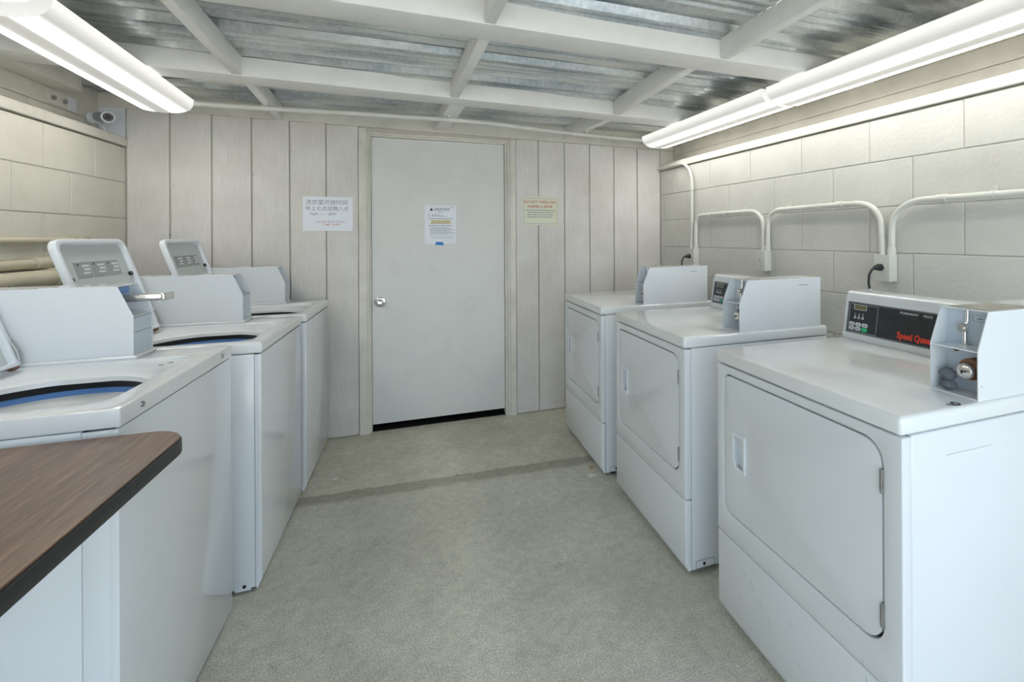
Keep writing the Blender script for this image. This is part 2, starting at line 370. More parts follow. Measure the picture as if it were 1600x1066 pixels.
# door casing, jambs and slab
tr = G(); tr.box((1.206,D-.012,0), (1.256,D+.012,2.034)).obj('door_casing', TRIMP, wb, bev=.002)
G().box((2.203,D-.012,0), (2.246,D+.012,2.020)).obj('door_casing', TRIMP, wb, bev=.002)
fr = struct(G().box((1.256,D-.006,0), (1.268,D+.11,2.012)).box((2.186,D-.006,0), (2.203,D+.11,2.012)).box((1.268,D-.006,1.998), (2.186,D+.11,2.012)).obj('trim_1', TRIMP, bev=.0015))
struct(G().box((1.268,D+.010,0), (1.279,D+.11,1.998)).box((2.169,D+.010,0), (2.186,D+.11,1.998)).box((1.279,D+.010,1.986), (2.169,D+.11,1.998)).obj('trim_2', TRIMP, bev=.0015))
dr = struct(G().box((1.281,D+.022,.050), (2.166,D+.060,1.984)).obj('door_1', DOORP, bev=.002))
kn = G().tube([(1.331,D+.022,.872),(1.331,D+.016,.872),(1.331,D+.014,.872),(1.331,D+.0135,.872)], [.034,.034,.030,.012], 28).obj('knob_rose', CHROME, dr, smooth=True)
prof = [(.012,.014),(-.012,.013),(-.018,.020),(-.026,.0262),(-.036,.0275),(-.045,.024),(-.050,.016),(-.051,.008),(-.050,.004)]
G().tube([(1.331,D+a,.872) for a, r in prof], [r for a, r in prof], 28).obj('door_knob', CHROME, kn, smooth=True)
# room behind the door, its darkness put into near-black colour (seen through the gap below it)
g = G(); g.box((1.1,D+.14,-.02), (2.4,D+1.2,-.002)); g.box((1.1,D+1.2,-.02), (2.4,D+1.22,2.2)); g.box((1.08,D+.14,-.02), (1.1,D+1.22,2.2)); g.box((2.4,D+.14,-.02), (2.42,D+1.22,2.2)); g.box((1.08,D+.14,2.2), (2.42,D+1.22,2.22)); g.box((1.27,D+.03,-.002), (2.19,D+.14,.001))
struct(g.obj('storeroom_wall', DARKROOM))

# ------------------------------------------------------------------ ceiling: ribbed metal sheet and timbers
ys = []
PER, OFF = .3215, 2.227-.3215*12
y = OFF
pts = []
for k in range(16):
    b = OFF + PER*k
    for dy, dz in ((.004,0),(.020,.028),(.094,.028),(.110,0),(.150,0),(.158,-.010),(.164,-.010),(.172,0),(.200,0),(.208,-.010),(.214,-.010),(.222,0),(.250,0),(.258,-.010),(.264,-.010),(.272,0)):
        yy = b+dy
        if YF-.3 <= yy <= D+.0115: pts.append((yy, 2.1405+dz))
pts = sorted(pts); pts.append((D+.0118, pts[-1][1])); bot = pts; topv = [(a, b+.0015) for a, b in pts][::-1]
g = G(); n = len(bot)
for x0, x1 in ((-.35, 3.98),):
    vs = [(x0,a,b) for a, b in bot]+[(x1,a,b) for a, b in bot]+[(x0,a,b+.0015) for a, b in bot]+[(x1,a,b+.0015) for a, b in bot]
    fs = [(i, i+1, n+i+1, n+i) for i in range(n-1)]+[(2*n+i, 3*n+i, 3*n+i+1, 2*n+i+1) for i in range(n-1)]
    g.add(vs, fs)
ce = struct(g.obj('ceiling', GALV))
def skew_beam(name, x0, y0, x1, y1, wd, zb, zt, along, m=BEAM):
    # bar from (x0,y0) to (x1,y1) (front/left edge line) of width wd to the far/right side
    if along == 'x': q = [(x0,y0),(x1,y1),(x1,y1+wd),(x0,y0+wd)]
    else: q = [(x0,y0),(x0+wd,y0),(x1+wd,y1),(x1,y1)]
    return G().prism(q, 'z', zb, zt).obj(name, m, ce, bev=.003)
def b1(x): return 2.620+.0571*x
def b2(x): return 1.708+.0155*x
def b3(x): return .79
skew_beam('cross_beam', -.12, b1(-.12), 3.63, b1(3.63), .148, 2.05, 2.139, 'x')
skew_beam('cross_beam', -.12, b2(-.12), 3.68, b2(3.68), .148, 2.05, 2.139, 'x')
skew_beam('cross_beam', -.12, b3(0), 3.72, b3(0), .148, 2.05, 2.139, 'x')
skew_beam('cross_beam', -.12, -.16, 3.78, -.16, .148, 2.05, 2.139, 'x')
skew_beam('cross_beam', -.12, YF-.02, 3.82, YF-.02, .148, 2.05, 2.139, 'x')
for (xb, xe, ya, yb, wd) in (
    (.790,.740, b1(.8)+.149, D-.005, .036), (1.742,1.683, b1(1.75)+.149, D-.005, .088), (2.700,2.616, b1(2.7)+.149, D-.005, .045),
    (.822,.784, b2(.8)+.149, b1(.8)-.001, .038), (1.792,1.740, b2(1.8)+.149, b1(1.75)-.001, .043), (2.700,2.695, b2(2.7)+.149, b1(2.7)-.001, .047),
    (.85,.83, b3(0)+.149, b2(.8)-.001, .038), (1.85,1.795, b3(0)+.149, b2(1.8)-.001, .038), (2.79,2.771, b3(0)+.149, b2(2.7)-.001, .036),
    (.88,.86, -.01, b3(0)-.001, .038), (1.85,1.85, -.01, b3(0)-.001, .038), (2.80,2.80, -.01, b3(0)-.001, .038),
    (.88,.88, YF+.13, -.161, .038), (1.85,1.85, YF+.13, -.161, .038), (2.80,2.80, YF+.13, -.161, .038)):
    skew_beam('rafter', xb, ya, xe, yb, wd, 2.052, 2.139, 'y')
# ledgers against the side walls
G().box((-.119,b1(0)+.15,2.052), (-.02,3.24,2.138)).obj('ledger', TRIMP, ce, bev=.003)
G().box((-.119,b2(0)+.15,2.052), (-.02,b1(0)-.002,2.138)).obj('ledger', TRIMP, ce, bev=.003)
G().box((-.119,YF+.13,2.052), (-.02,b2(0)-.002,2.138)).obj('ledger', TRIMP, ce, bev=.003)
for ya, yb in ((b1(3.6)+.15, D-.006), (b2(3.6)+.15, b1(3.6)-.002), (b3(0)+.15, b2(3.6)-.002), (YF+.13, b3(0)-.002)):
    skew_beam('ledger', wallX(ya)+.03, ya, wallX(yb)+.03, yb, .085, 2.052, 2.138, 'y', TRIMP)

# ------------------------------------------------------------------ light fixtures
def fixture(label, x0, y0, x1, y1):
    d = Vector((x1-x0, y1-y0)); L = d.length; a = math.atan2(-d.x, d.y)
    t = thing('ceiling_light', label, 'light fixture', ((x0+x1)/2, (y0+y1)/2, 2.052), a, 'fluorescent ceiling lights')
    G().box((-.118,-L/2+.006,-.020), (.118,L/2-.006,0)).obj('metal_pan', PAN, t, bev=.003)
    prof = [(-.130,-.006),(-.128,-.030),(-.112,-.058),(-.085,-.074),(-.05,-.080),(0,-.083),(.05,-.080),(.085,-.074),(.112,-.058),(.128,-.030),(.130,-.006)]
    n = len(prof); m = 12; vs = []; fs = []
    for j in range(m+1):
        y = -L/2+L*j/m
        vs += [(p[0], y, p[1]) for p in prof]
    for j in range(m):
        for i in range(n-1): fs.append((j*n+i, j*n+i+1, (j+1)*n+i+1, (j+1)*n+i))
    ln = G().add(vs, fs).obj('diffuser', LENS, t, smooth=True)
    for s in (-1, 1):
        g = G(); yy = s*L/2
        g.prism([(p[0], p[1]) for p in prof], 'y', yy-.004 if s < 0 else yy, yy if s < 0 else yy+.004)
        g.obj('end_cap', ENDC, t)
    return t
fixture('far fluorescent light on the left of the ceiling, ending near the corner camera', .40, 1.98, .325, 3.20)
fixture('near fluorescent light at the upper left, only its end corner in view', .47, .64, .455, 1.86)
fixture('far fluorescent light on the right side of the ceiling, reaching the back wall', 3.325, 2.03, 3.262, 3.29)
fixture('near fluorescent light at the upper right, closest to the camera', 3.40, .76, 3.335, 2.00)

# ------------------------------------------------------------------ coin box
def coin_box(par, x0, y0, wd, z0, depth, kind, label=None):
    """x0 front, y0 near side of box; front faces -x"""
    t = .0022; H1, H2, run = .117, .208, .038
    P = [(x0,z0),(x0,z0+H1),(x0+run,z0+H2),(x0+depth,z0+H2),(x0+depth,z0)]
    g = G(); g.prism(P, 'y', y0, y0+t); g.prism(P, 'y', y0+wd-t, y0+wd)
    g.box((x0+run,y0+t,z0+H2-t), (x0+depth,y0+wd-t,z0+H2)); g.box((x0+depth-t,y0+t,z0), (x0+depth,y0+wd-t,z0+H2-t)); g.box((x0,y0+t,z0), (x0+depth-t,y0+wd-t,z0+.004))
    cb = g.obj('coin_box', ENAMEL, par)
    if label: cb['label'] = label
    G().box((x0+.002,y0+t,z0+H1-.004), (x0+.062,y0+wd-t,z0+H1-.001)).obj('shelf', PLASTIC, cb)
    G().box((x0+.062,y0+t,z0+.004), (x0+.065,y0+wd-t,z0+H2-t)).obj('face_plate', mat_face, cb)
    # top cover with a dusty inset
    G().box((x0+run+.02,y0+.010,z0+H2), (x0+.22,y0+wd-.010,z0+H2+.0012)).obj('top_cover', COINTOP if kind == 'dryer' else ENAMEL2, cb)
    G().box((x0+.30,y0-.0008,z0+H2-.03), (x0+.345,y0+t,z0+H2-.026)).obj('badge', LABEL, cb)
    for q in (0, .008): G().cyl((x0+.31+q*1.7,y0+.03,z0+H2), (x0+.31+q*1.7,y0+.03,z0+H2+.002), .003, 8).obj('screw', GREYMET, cb)
    G().cyl((x0+.012,y0-.001,z0+.035), (x0+.012,y0+.001,z0+.035), .0016, 8).obj('screw', GREYMET, cb)
    if kind == 'dryer':
        yc = y0+wd*.55; zc = z0+H1
        G().cyl((x0+.052,yc,zc-.001), (x0+.052,yc,zc+.004), .010).obj('coin_slide', CHROME, cb, smooth=True)
        G().tube([(x0+.052,yc,zc+.003),(x0+.052,yc,zc+.04)], .006).tube([(x0+.050,yc,zc+.045),(x0+.056,yc-.004,zc+.060),(x0+.056,yc-.004,zc+.088)], .0045).obj('coin_slide', CHROME, cb, smooth=True)
        w_ = G(); w_.cyl((x0+.040,yc,zc+.043), (x0+.052,yc,zc+.043), .011, 20); w_.cyl((x0+.036,yc,zc+.043), (x0+.040,yc,zc+.043), .006, 12); w_.obj('coin_wheel', CHROME, cb, smooth=True)
        G().add(*holed(rrect(0,0,.034,.016,.005), rrect(.001,.001,.033,.015,.0045), lambda u,v: (x0+.0612,y0+.016+u,zc+.060+v), lambda u,v: (x0+.0625,y0+.016+u,zc+.060+v))).obj('price_frame', INK, cb)
        G().box((x0+.0615,y0+.026,zc+.066), (x0+.0622,y0+.040,zc+.069)).obj('price_print', INK, cb)
        ly = y0+wd*.33; lz = z0+.064
        lk = G(); lk.cyl((x0+.030,ly,lz), (x0+.063,ly,lz), .026, 28); lk.obj('lock', RUST, cb, smooth=True)
        G().tube([(x0+.024,ly+.003,lz-.004),(x0+.016,ly+.003,lz-.004),(x0+.013,ly+.003,lz-.004)], [.019,.019,.016], 28).obj('lock', CHROME, cb, smooth=True)
        G().cyl((x0+.022,ly+.003,lz-.004), (x0+.032,ly+.003,lz-.004), .016, 20).obj('lock', GREYMET, cb, smooth=True)
        G().box((x0+.0118,ly-.003,lz-.006), (x0+.0132,ly+.010,lz-.002)).box((x0+.0118,ly+.006,lz-.010), (x0+.0132,ly+.010,lz-.006)).obj('keyhole', BLACKP, cb)
        G().cyl((x0+.058,y0+wd*.78,z0+H1-.014), (x0+.0635,y0+wd*.78,z0+H1-.014), .008, 14).obj('knockout', RUST, cb)
    else:
        g = G(); g.add([(x0+.001,y0+t,z0+H1-.002),(x0+.060,y0+t,z0+H1+.010),(x0+.060,y0+wd-t,z0+H1+.010),(x0+.001,y0+wd-t,z0+H1-.002),(x0+.060,y0+t,z0+H1),(x0+.060,y0+wd-t,z0+H1)], [(0,1,2,3),(0,4,1),(3,2,5),(0,3,5,4),(1,4,5,2)]).obj('shelf', PLASTIC, cb)
        G().box((x0+.002,y0+t,z0+.004), (x0+.005,y0+wd-t,z0+H1-.006)).obj('money_door', mat_face, cb)
        G().box((x0+.0012,y0+.012,z0+.066), (x0+.002,y0+wd-.012,z0+.067)).obj('seam', GAP, cb)
        if kind == 'slide':
            yc = y0+wd*.5; zc = z0+H2-.047
            G().box((x0-.058,yc-.026,zc), (x0+.062,yc-.020,zc+.016)).box((x0-.058,yc+.020,zc), (x0+.062,yc+.026,zc+.016)).box((x0-.058,yc-.020,zc+.012), (x0+.062,yc+.020,zc+.016)).obj('coin_slide', CHROME, cb, bev=.0015, seg=2)
            G().box((x0-.066,yc-.034,zc-.004), (x0-.056,yc+.034,zc+.020)).obj('slide_handle', CHROME, cb, bev=.003)
            G().box((x0-.040,yc-.015,zc-.004), (x0+.040,yc+.015,zc+.004)).obj('coin_tray', GREYMET, cb, bev=.001, seg=1)
            G().box((x0+.050,yc-.034,zc+.020), (x0+.0615,yc+.034,zc+.040)).obj('instruction_plate', BLUE, cb)
    return cb
mat_face = mat('blue_white_enamel', (.58,.66,.74), .3)

# ------------------------------------------------------------------ dryers (front faces -x, right-hand side is y = 0)
def dryer(name, label, loc, w, zt, full, seam=.030):
    t = thing(name, label, 'dryer', loc, 0, 'coin dryers along the right wall')
    zl = zt-.043; zb = .022
    G().box((seam,.001,zb), (.700,w-.001,zl-.002)).obj('cabinet', ENAMEL, t, bev=.004)
    G().box((seam-.003,.006,zb+.01), (seam+.010,w-.006,zl-.004)).obj('cabinet_seam', GAP, t)
    # front panel with the door opening
    o = [(0,.298),(w,.298),(w,zl-.004),(0,zl-.004)]
    dy0, dy1, dz0, dz1 = .046, w-.038, .378, .842
    hole = rrect(dy0,dz0,dy1,dz1,(.052,.030,.030,.052), 7)
    vs, fs = holed(o, hole, lambda u,v: (0,u,v), lambda u,v: (seam-.0015,u,v))
    G().add(vs, fs).obj('front_panel', ENAMEL, t, bev=.006)
    G().prism([(0,zb+.03),(.012,zb),(seam-.0015,zb),(seam-.0015,.294),(0,.294)], 'y', 0, w).obj('lower_panel', ENAMEL, t, bev=.005)
    G().box((-.004,-.001,zl), (.702,w+.001,zt)).obj('top', ENAMEL2, t, bev=.010, seg=4)
    # door with a handle pocket
    gp = .005
    din = rrect(dy0+gp,dz0+gp,dy1-gp,dz1-gp,(.049,.027,.027,.049), 7)
    hy0, hy1, hz0, hz1 = w-.150, w-.090, .545, .656
    hh = [(hy0+.004,hz0),(hy1-.014,hz0),(hy1,hz0+.028),(hy1,hz1-.004),(hy1-.004,hz1),(hy0+.004,hz1),(hy0,hz1-.004),(hy0,hz0+.004)]
    vs, fs = holed(din, hh, lambda u,v: (.001,u,v), lambda u,v: (.0185,u,v))
    dd = G().add(vs, fs).obj('door', ENAMEL, t, bev=.002)
    G().prism([(u,v) for u, v in hh], 'x', .0165, .0180).obj('handle_pocket', PLASTIC, dd)
    vs, fs = holed([(u+(u-(hy0+hy1)/2)*.16, v+(v-(hz0+hz1)/2)*.10) for u, v in hh], [((hy0+hy1)/2+(u-(hy0+hy1)/2)*.80, (hz0+hz1)/2+(v-(hz0+hz1)/2)*.86) for u, v in hh], lambda u,v: (-.004,u,v), lambda u,v: (.0015,u,v))
    G().add(vs, fs).obj('handle_frame', PLASTIC, dd, bev=.0012, seg=2)
    G().box((.0190,dy0-.003,dz0-.003), (.0205,dy1+.003,dz1+.003)).obj('door_gap_dark', GAP, t)  # dark sheet behind the door, puts the shade of the gap into colour
    for hz in (.455, .755):
        G().box((-.003,dy0-.004,hz-.027), (.003,dy0+.008,hz+.027)).obj('hinge', GREYMET, dd, bev=.001, seg=1)
        G().cyl((-.003,dy0+.002,hz-.027), (-.003,dy0+.002,hz+.027), .0025, 8).obj('hinge_pin', GREYMET, dd)
    # console
    xc = .562
    cons = G().prism([(xc,zt-.001),(xc,zt+.018),(xc+.004,zt+.022),(xc+.022,zt+.140),(xc+.024,zt+.150),(xc+.030,zt+.170),(xc+.038,zt+.176),(.690,zt+.176),(.696,zt+.168),(.698,zt-.001)], 'y', .125, w-.004).obj('console', ENAMEL, t, bev=.0025)
    px0, pz0, px1, pz1 = xc+.0042, zt+.0235, xc+.0218, zt+.138
    ln = math.hypot(px1-px0, pz1-pz0); up = Vector((px1-px0,0,pz1-pz0))/ln; nrm = Vector((-up.z,0,up.x))
    y1 = w-.018; PW = w-.018-.13
    def PM(u, v, off): return frame(Vector((px0,y1-u,pz0))+up*v+nrm*off, (0,-1,0), up)
    def LOC(par, off): return PM(0,0,off) if par is t else PM(0,0,-.0006).inverted() @ PM(0,0,off)
    def plate(nm, u0, v0, u1, v1, off, m, par, r=.001, th=.0012):
        g = G().prism(rrect(u0,v0,u1,v1,r,4), 'z', 0, th); o_ = g.obj(nm, m, par); o_.matrix_local = LOC(par, off); return o_
    def ring(nm, u0, v0, u1, v1, wd, off, m, par, r=.003):
        vs, fs = holed(rrect(u0,v0,u1,v1,r,4), rrect(u0+wd,v0+wd,u1-wd,v1-wd,max(r-wd,.0004),4), lambda a,b: (a,b,0), lambda a,b: (a,b,.0006)); o_ = G().add(vs, fs).obj(nm, m, par); o_.matrix_local = LOC(par, off); return o_
    pn = plate('control_panel', 0, 0, PW, ln, -.0006, PANEL, t)
    ring('panel_border', .003, .003, PW-.003, ln-.003, .0008, .0007, BTN, pn)
    ring('keypad_border', .010, .006, .130, ln-.008, .0008, .0007, BTN, pn)
    ring('display_frame', .028, .088, .083, .108, .0018, .0008, BTN, pn)
    plate('display', .031, .0905, .080, .1055, .0007, LCD, pn)
    for k, (bx, bz) in enumerate(((.026,.034),(.054,.034),(.082,.034),(.026,.018),(.054,.018),(.082,.018))):
        plate('button', bx-.012, bz-.007, bx+.012, bz+.007, .0008, GREEN if k == 5 else BTN, pn, r=.005, th=.0015)
        if k != 5: plate('button_print', bx-.005, bz-.002, bx+.006, bz+.001, .0026, INK, pn, th=.0003)
    for k in range(3):
        plate('indicator', .036+k*.017-.002, .070, .036+k*.017+.002, .074, .0008, WHT, pn, r=.0015)
        plate('indicator', .036+k*.017-.005, .055, .036+k*.017+.005, .060, .0008, BTN, pn, r=.001)
        plate('indicator', .036+k*.017-.003, .062, .036+k*.017+.003, .066, .0008, BTN, pn, r=.001)
    if full:
        text('lettering', 'PERMANENT   PRESS', .0105, WHT, pn, LOC(pn,.0009) @ Matrix.Translation((.215, ln-.0145, 0)), spacing=1.45, align='LEFT', bold=.0001, wx=.85)
        text('lettering', 'Speed Queen', .031, RED, pn, LOC(pn,.0009) @ Matrix.Translation((.212, .024, 0)), align='LEFT', bold=.0012, spacing=1.04, wx=.72)
    coin_box(t, .255, .006, .114, zt-.001, .415, 'dryer')
    for fy in (.05, w-.05):
        for fx in (.08, .62):
            f_ = G().cyl((fx,fy,0), (fx,fy,.010), .020, 14).cyl((fx,fy,.010), (fx,fy,.03), .007, 8).obj('foot', BLACKP, t)
    br = G().add(*holed(rrect(.045,.026,.13,.056,(.001,.001,.008,.008)), rrect(.0465,.0275,.1285,.0545,(.001,.001,.007,.007)), lambda u,v: (u,-.0012,v), lambda u,v: (u,.002,v))).obj('foot_bracket', LABEL, t)
    G().cyl((.082,-.002,.040), (.082,.001,.040), .006, 12).obj('bolt', BLACKP, br)
    if full:
        g = G()
        for (y_, z_, a_, l_) in ((.54,.225,.9,.02),(.50,.20,1.1,.03),(.455,.175,.8,.03),(.42,.15,1.0,.025),(.33,.215,.7,.02),(.565,.13,1.2,.015),(.30,.12,.9,.02),(.10,.30,1.3,.012),(.09,.27,1.2,.01)):
            g.prism([(y_,z_),(y_+l_*math.cos(a_),z_+l_*math.sin(a_)),(y_+l_*math.cos(a_)+.0012,z_+l_*math.sin(a_)),(y_+.0012,z_)], 'x', -.0004, .0002)
        g.obj('scuff_marks', LABEL, t)['kind'] = 'stuff'
        G().box((.14,-.0012,.808), (.29,.001,.8105)).obj('panel_crease', ENAMEL, t)
        text('number_sticker', '9', .052, INKK, t, frame((.183,.016,zt+.0004), (0,-1,0), (1,0,0)))
    return t
dryer('clothes_dryer', 'nearest white coin dryer on the right, with a wide black control panel and red lettering', (2.5434,.7548,0), .691, .914, True, .030)
dryer('clothes_dryer', 'middle white coin dryer on the right, between the nearest and the farthest dryer', (2.5222,1.6305,0), .694, .918, False, .030)
dryer('clothes_dryer', 'farthest white coin dryer on the right, next to the back wall', (2.4985,2.4712,0), .700, .923, False, .024)
# lint in the nearest coin box
def blob(g, c, r, seed, sc=(1,1,1)):
    rn = random.Random(seed); bm = bmesh.new(); bmesh.ops.create_icosphere(bm, subdivisions=3, radius=1)
    from mathutils import noise
    vs = [Vector(v.co) for v in bm.verts]; fs = [tuple(v.index for v in f.verts) for f in bm.faces]; bm.free()
    g.add([(c[0]+v.x*sc[0]*r*(1+.35*noise.noise(v*2+Vector((seed,0,0)))+.12*noise.noise(v*7)), c[1]+v.y*sc[1]*r*(1+.35*noise.noise(v*2+Vector((seed,3,0)))), c[2]+v.z*sc[2]*r*(1+.3*noise.noise(v*2.5+Vector((seed,9,0))))) for v in vs], fs)
bx, by, bz = 2.5434+.255, .7548+.006, .913
g = G(); blob(g, (bx+.022,by+.082,bz+.017), .016, 3, (1,1.15,.8)); blob(g, (bx+.026,by+.086,bz+.041), .016, 5, (1,1.1,1))
tag(g.obj('lint_clump', LINT, smooth=True), 'clump of grey lint in the coin box of the nearest dryer, under the shelf', 'lint')

# ------------------------------------------------------------------ washers (built facing -x, turned round)
def washer(name, label, fx, fy, w, zt, kind, seam=.022, lid_y=(.17,.59), hx=.508):
    t = thing(name, label, 'washer', (fx,fy,0), PI, 'coin washers along the left wall')
    zl = zt-.040; zb = .006
    zc = zl-.002
    G().box((seam,.001,zb+.01), (.700,.012,zc)).box((seam,w-.012,zb+.01), (.700,w-.001,zc)).box((.688,.012,zb+.01), (.700,w-.012,zc)).box((seam,.012,zb+.01), (.688,w-.012,zb+.02)).obj('cabinet', ENAMEL, t, bev=.002)
    G().box((seam-.008,.004,zb+.03), (seam+.006,.018,zl-.004)).box((seam-.008,w-.018,zb+.03), (seam+.006,w-.004,zl-.004)).box((.010,.006,zl-.02), (.0125,w-.006,zl)).obj('cabinet_seam', GAP, t)
    G().prism([(0,.045),(.016,zb),(.0165,zb),(.0165,zl-.004),(0,zl-.004)], 'y', 0, w).box((.0162,0,zb+.01), (seam-.0016,.011,zl-.004)).box((.0162,w-.011,zb+.01), (seam-.0016,w,zl-.004)).obj('front_panel', ENAMEL, t, bev=.005)
    for fyy in (.05, w-.05):
        for fxx in (.08, .62): G().cyl((fxx,fyy,0), (fxx,fyy,.012), .018, 14).obj('foot', BLACKP, t)
    # deck: outer rim, recessed field, tub opening
    ax0, ax1, ay0, ay1 = .052, hx, .135, w-.062
    rec = rrect(ax0,ay0,ax1,ay1,(.045,.03,.03,.05), 6)
    outer = [(-.003,-.001),(.703,-.001),(.703,w+.001),(-.003,w+.001)]
    vs, fs = holed(outer, rec, lambda u,v: (u,v,zl), lambda u,v: (u,v,zt))
    G().add(vs, fs).obj('top', ENAMEL2, t, bev=.008, seg=3)
    # sloping field down to the opening
    cx, cy, Rr = .252, .440, .200
    op = []
    for k in range(64):
        a = 2*PI*k/64; x, y_ = cx+Rr*math.cos(a), cy+Rr*math.sin(a)
        m_ = cy+.128
        if y_ > m_: y_ = m_-(y_-m_)*-.12
        if y_ < cy-.19: y_ = cy-.19
        op.append((x, y_))
    c = (cx, cy)
    an = sorted(math.atan2(p[1]-cy, p[0]-cx) for p in op)
    def loop(poly, k, z, grow=1): return [(cx+math.cos(a)*cast(poly,c,a)*grow, cy+math.sin(a)*cast(poly,c,a)*grow, z) for a in an]
    L0 = loop(rec, 0, zt-.0065, 1.004); L1 = loop(rec, 0, zt-.012, .975)
    opg = loop(op, 0, zt-.013, 1.10)
    # keep the flange inside the recess
    L2 = [tuple(a[i] if math.hypot(a[0]-cx, a[1]-cy) < math.hypot(b[0]-cx, b[1]-cy)*.97 else cx+(b[0]-cx)*.97 if i == 0 else cy+(b[1]-cy)*.97 if i == 1 else a[2] for i in range(3)) for a, b in zip(opg, L1)]
    L3 = loop(op, 0, zt-.020, 1.0); L4 = loop(op, 0, zt-.032, .985)
    n = len(an); rings = [L0, L1, L2, L3, L4]; vs = [p for r in rings for p in r]; fs = [(j*n+i, j*n+(i+1) % n, (j+1)*n+(i+1) % n, (j+1)*n+i) for j in range(4) for i in range(n)]
    G().add(vs, fs).obj('tub_rim', ENAMEL2, t, smooth=True)
    def tubring(nm, prof, m):
        N_ = 48; vs = [(cx+r*math.cos(2*PI*k/N_), cy+r*math.sin(2*PI*k/N_), z) for r, z in prof for k in range(N_)]
        fs = [(j*N_+k, j*N_+(k+1) % N_, (j+1)*N_+(k+1) % N_, (j+1)*N_+k) for j in range(len(prof)-1) for k in range(N_)]
        return G().add(vs, fs).obj(nm, m, t, smooth=True)
    tubring('tub_gasket', [(.205,zt-.030),(.207,zt-.052)], BLACKP)
    tubring('tub_ring', [(.209,zt-.050),(.208,zt-.068)], BLUE)
    tubring('wash_basket', [(.208,zt-.067),(.190,zt-.074),(.165,zt-.100),(.160,zt-.125),(.185,zt-.150),(.195,zt-.45),(.15,zt-.50),(.02,zt-.50)], TUB)
    ag = G().tube([(cx,cy,zt-.50),(cx,cy,zt-.44),(cx,cy,zt-.25),(cx,cy,zt-.19),(cx,cy,zt-.17)], [.12,.06,.045,.045,.02], 24).obj('agitator', TUB, t, smooth=True)
    # raised strip below the coin box
    G().box((.196,.006,zt-.001), (.690,.134,zt+.012)).obj('raised_deck', ENAMEL2, t, bev=.006)
    G().prism([(.592,zt),(.612,zt+.135),(.625,zt+.142),(.698,zt+.142),(.698,zt)], 'y', .135, w-.004).obj('console', ENAMEL, t, bev=.003)
    coin_box(t, .205 if w < 10 else 0, .013, .115, zt+.0125, .415, kind)
    # lid standing open
    tl = math.radians(18.5); Lh = .398; ya, yb = lid_y
    def LM(u, s, d): return (hx+s*math.sin(tl)-d*math.cos(tl), u, zt+.003+s*math.cos(tl)+d*math.sin(tl))
    out = rrect(ya,0,yb,Lh,(.012,.012,.040,.040), 7); inn = rrect(ya+.020,.012,yb-.020,Lh-.020,(.006,.006,.026,.026), 7)
    vs, fs = holed(out, inn, lambda u,s: LM(u,s,0), lambda u,s: LM(u,s,.024))
    ld = G().add(vs, fs).obj('lid', PLASTIC, t, bev=.005)
    vs2 = [LM(u,s,.002) for u, s in inn]+[LM(u,s,.008) for u, s in inn]; k = len(inn)
    G().add(vs2, [tuple(range(k))[::-1], tuple(range(k, 2*k))]+[(i, (i+1) % k, k+(i+1) % k, k+i) for i in range(k)]).obj('lid_panel', mat_lid, ld)
    def lp(nm, u0, s0, u1, s1, d0, d1, m):
        q = [(u0,s0),(u1,s0),(u1,s1),(u0,s1)]
        return G().add([LM(u,s,d0) for u, s in q]+[LM(u,s,d1) for u, s in q], [(0,1,2,3),(7,6,5,4),(0,4,5,1),(1,5,6,2),(2,6,7,3),(3,7,4,0)]).obj(nm, m, ld)
    ym = (ya+yb)/2
    for i in range(3):
        u0 = ym-.135+i*.092
        lp('instruction_label', u0, Lh-.145, u0+.086, Lh-.085, .0081, .0088, LABEL)
        lp('label_print', u0+.004, Lh-.103, u0+.045, Lh-.095, .0088, .0092, WHT)
        lp('label_print', u0+.004, Lh-.117, u0+.038, Lh-.108, .0088, .0092, WHT)
        lp('label_print', u0+.010, Lh-.130, u0+.050, Lh-.123, .0088, .0092, WHT)
        lp('label_print', u0+.060, Lh-.098, u0+.068, Lh-.091, .0088, .0094, BLACKP)
    for u in (ya+.030, yb-.030):
        c0 = Vector(LM(u,.250,.008)); c1 = Vector(LM(u,.250,.017)); G().cyl(c0, c1, .0085, 14).obj('lid_bumper', BLACKP, ld)
    for u in (ya+.006, yb-.006):
        G().box((hx-.012,u-.012,zt-.004), (hx+.010,u+.012,zt+.012)).obj('lid_hinge', RUST, ld, bev=.002, seg=1)
        a = Vector(LM(u,.01,.024)); b = Vector(LM(u,.075,.024)); G().tube([a, (a+b)/2+Vector((-.004,0,0)), b], .005, 8).obj('lid_hinge', GREYMET, ld, smooth=True)
    if kind == 'slide':
        for yy in (w-.087, .088):
            G().tube([(-.0065,yy,zt-.018),(-.002,yy,zt-.018)], [.006,.007], 14).obj('screw', GREYMET, t, smooth=True)
        for q in ((.075,.215,.008,.004),(.088,.24,.010,.003)):
            G().box((q[0],q[1],zt-.0002), (q[0]+q[2],q[1]+q[3]*3,zt+.0008)).obj('deck_print', INK, t)
    else:
        br = G().box((.035,w,.010), (.085,w+.001,.042)).obj('foot_bracket', PLASTIC, t); G().cyl((.055,w-.001,.026), (.055,w+.003,.026), .006, 12).obj('bolt', BLACKP, br)
    return t
mat_lid = mat('lid_inner_grey', (.60,.64,.63), .4)
washer('washing_machine', 'nearest white coin washer on the left, open lid and a chrome coin slide sticking out', .974, 2.0023, .6636, .942, 'slide', .062, (.140,.575), .468)
washer('washing_machine', 'middle white coin washer on the left, lid open beside its coin box', 1.026, 2.7970, .6565, .919, 'plain', .022, (.172,.602))
washer('washing_machine', 'farthest white coin washer on the left, lid open, next to the back wall', 1.034, 3.5075, .641, .916, 'plain', .022, (.152,.572))

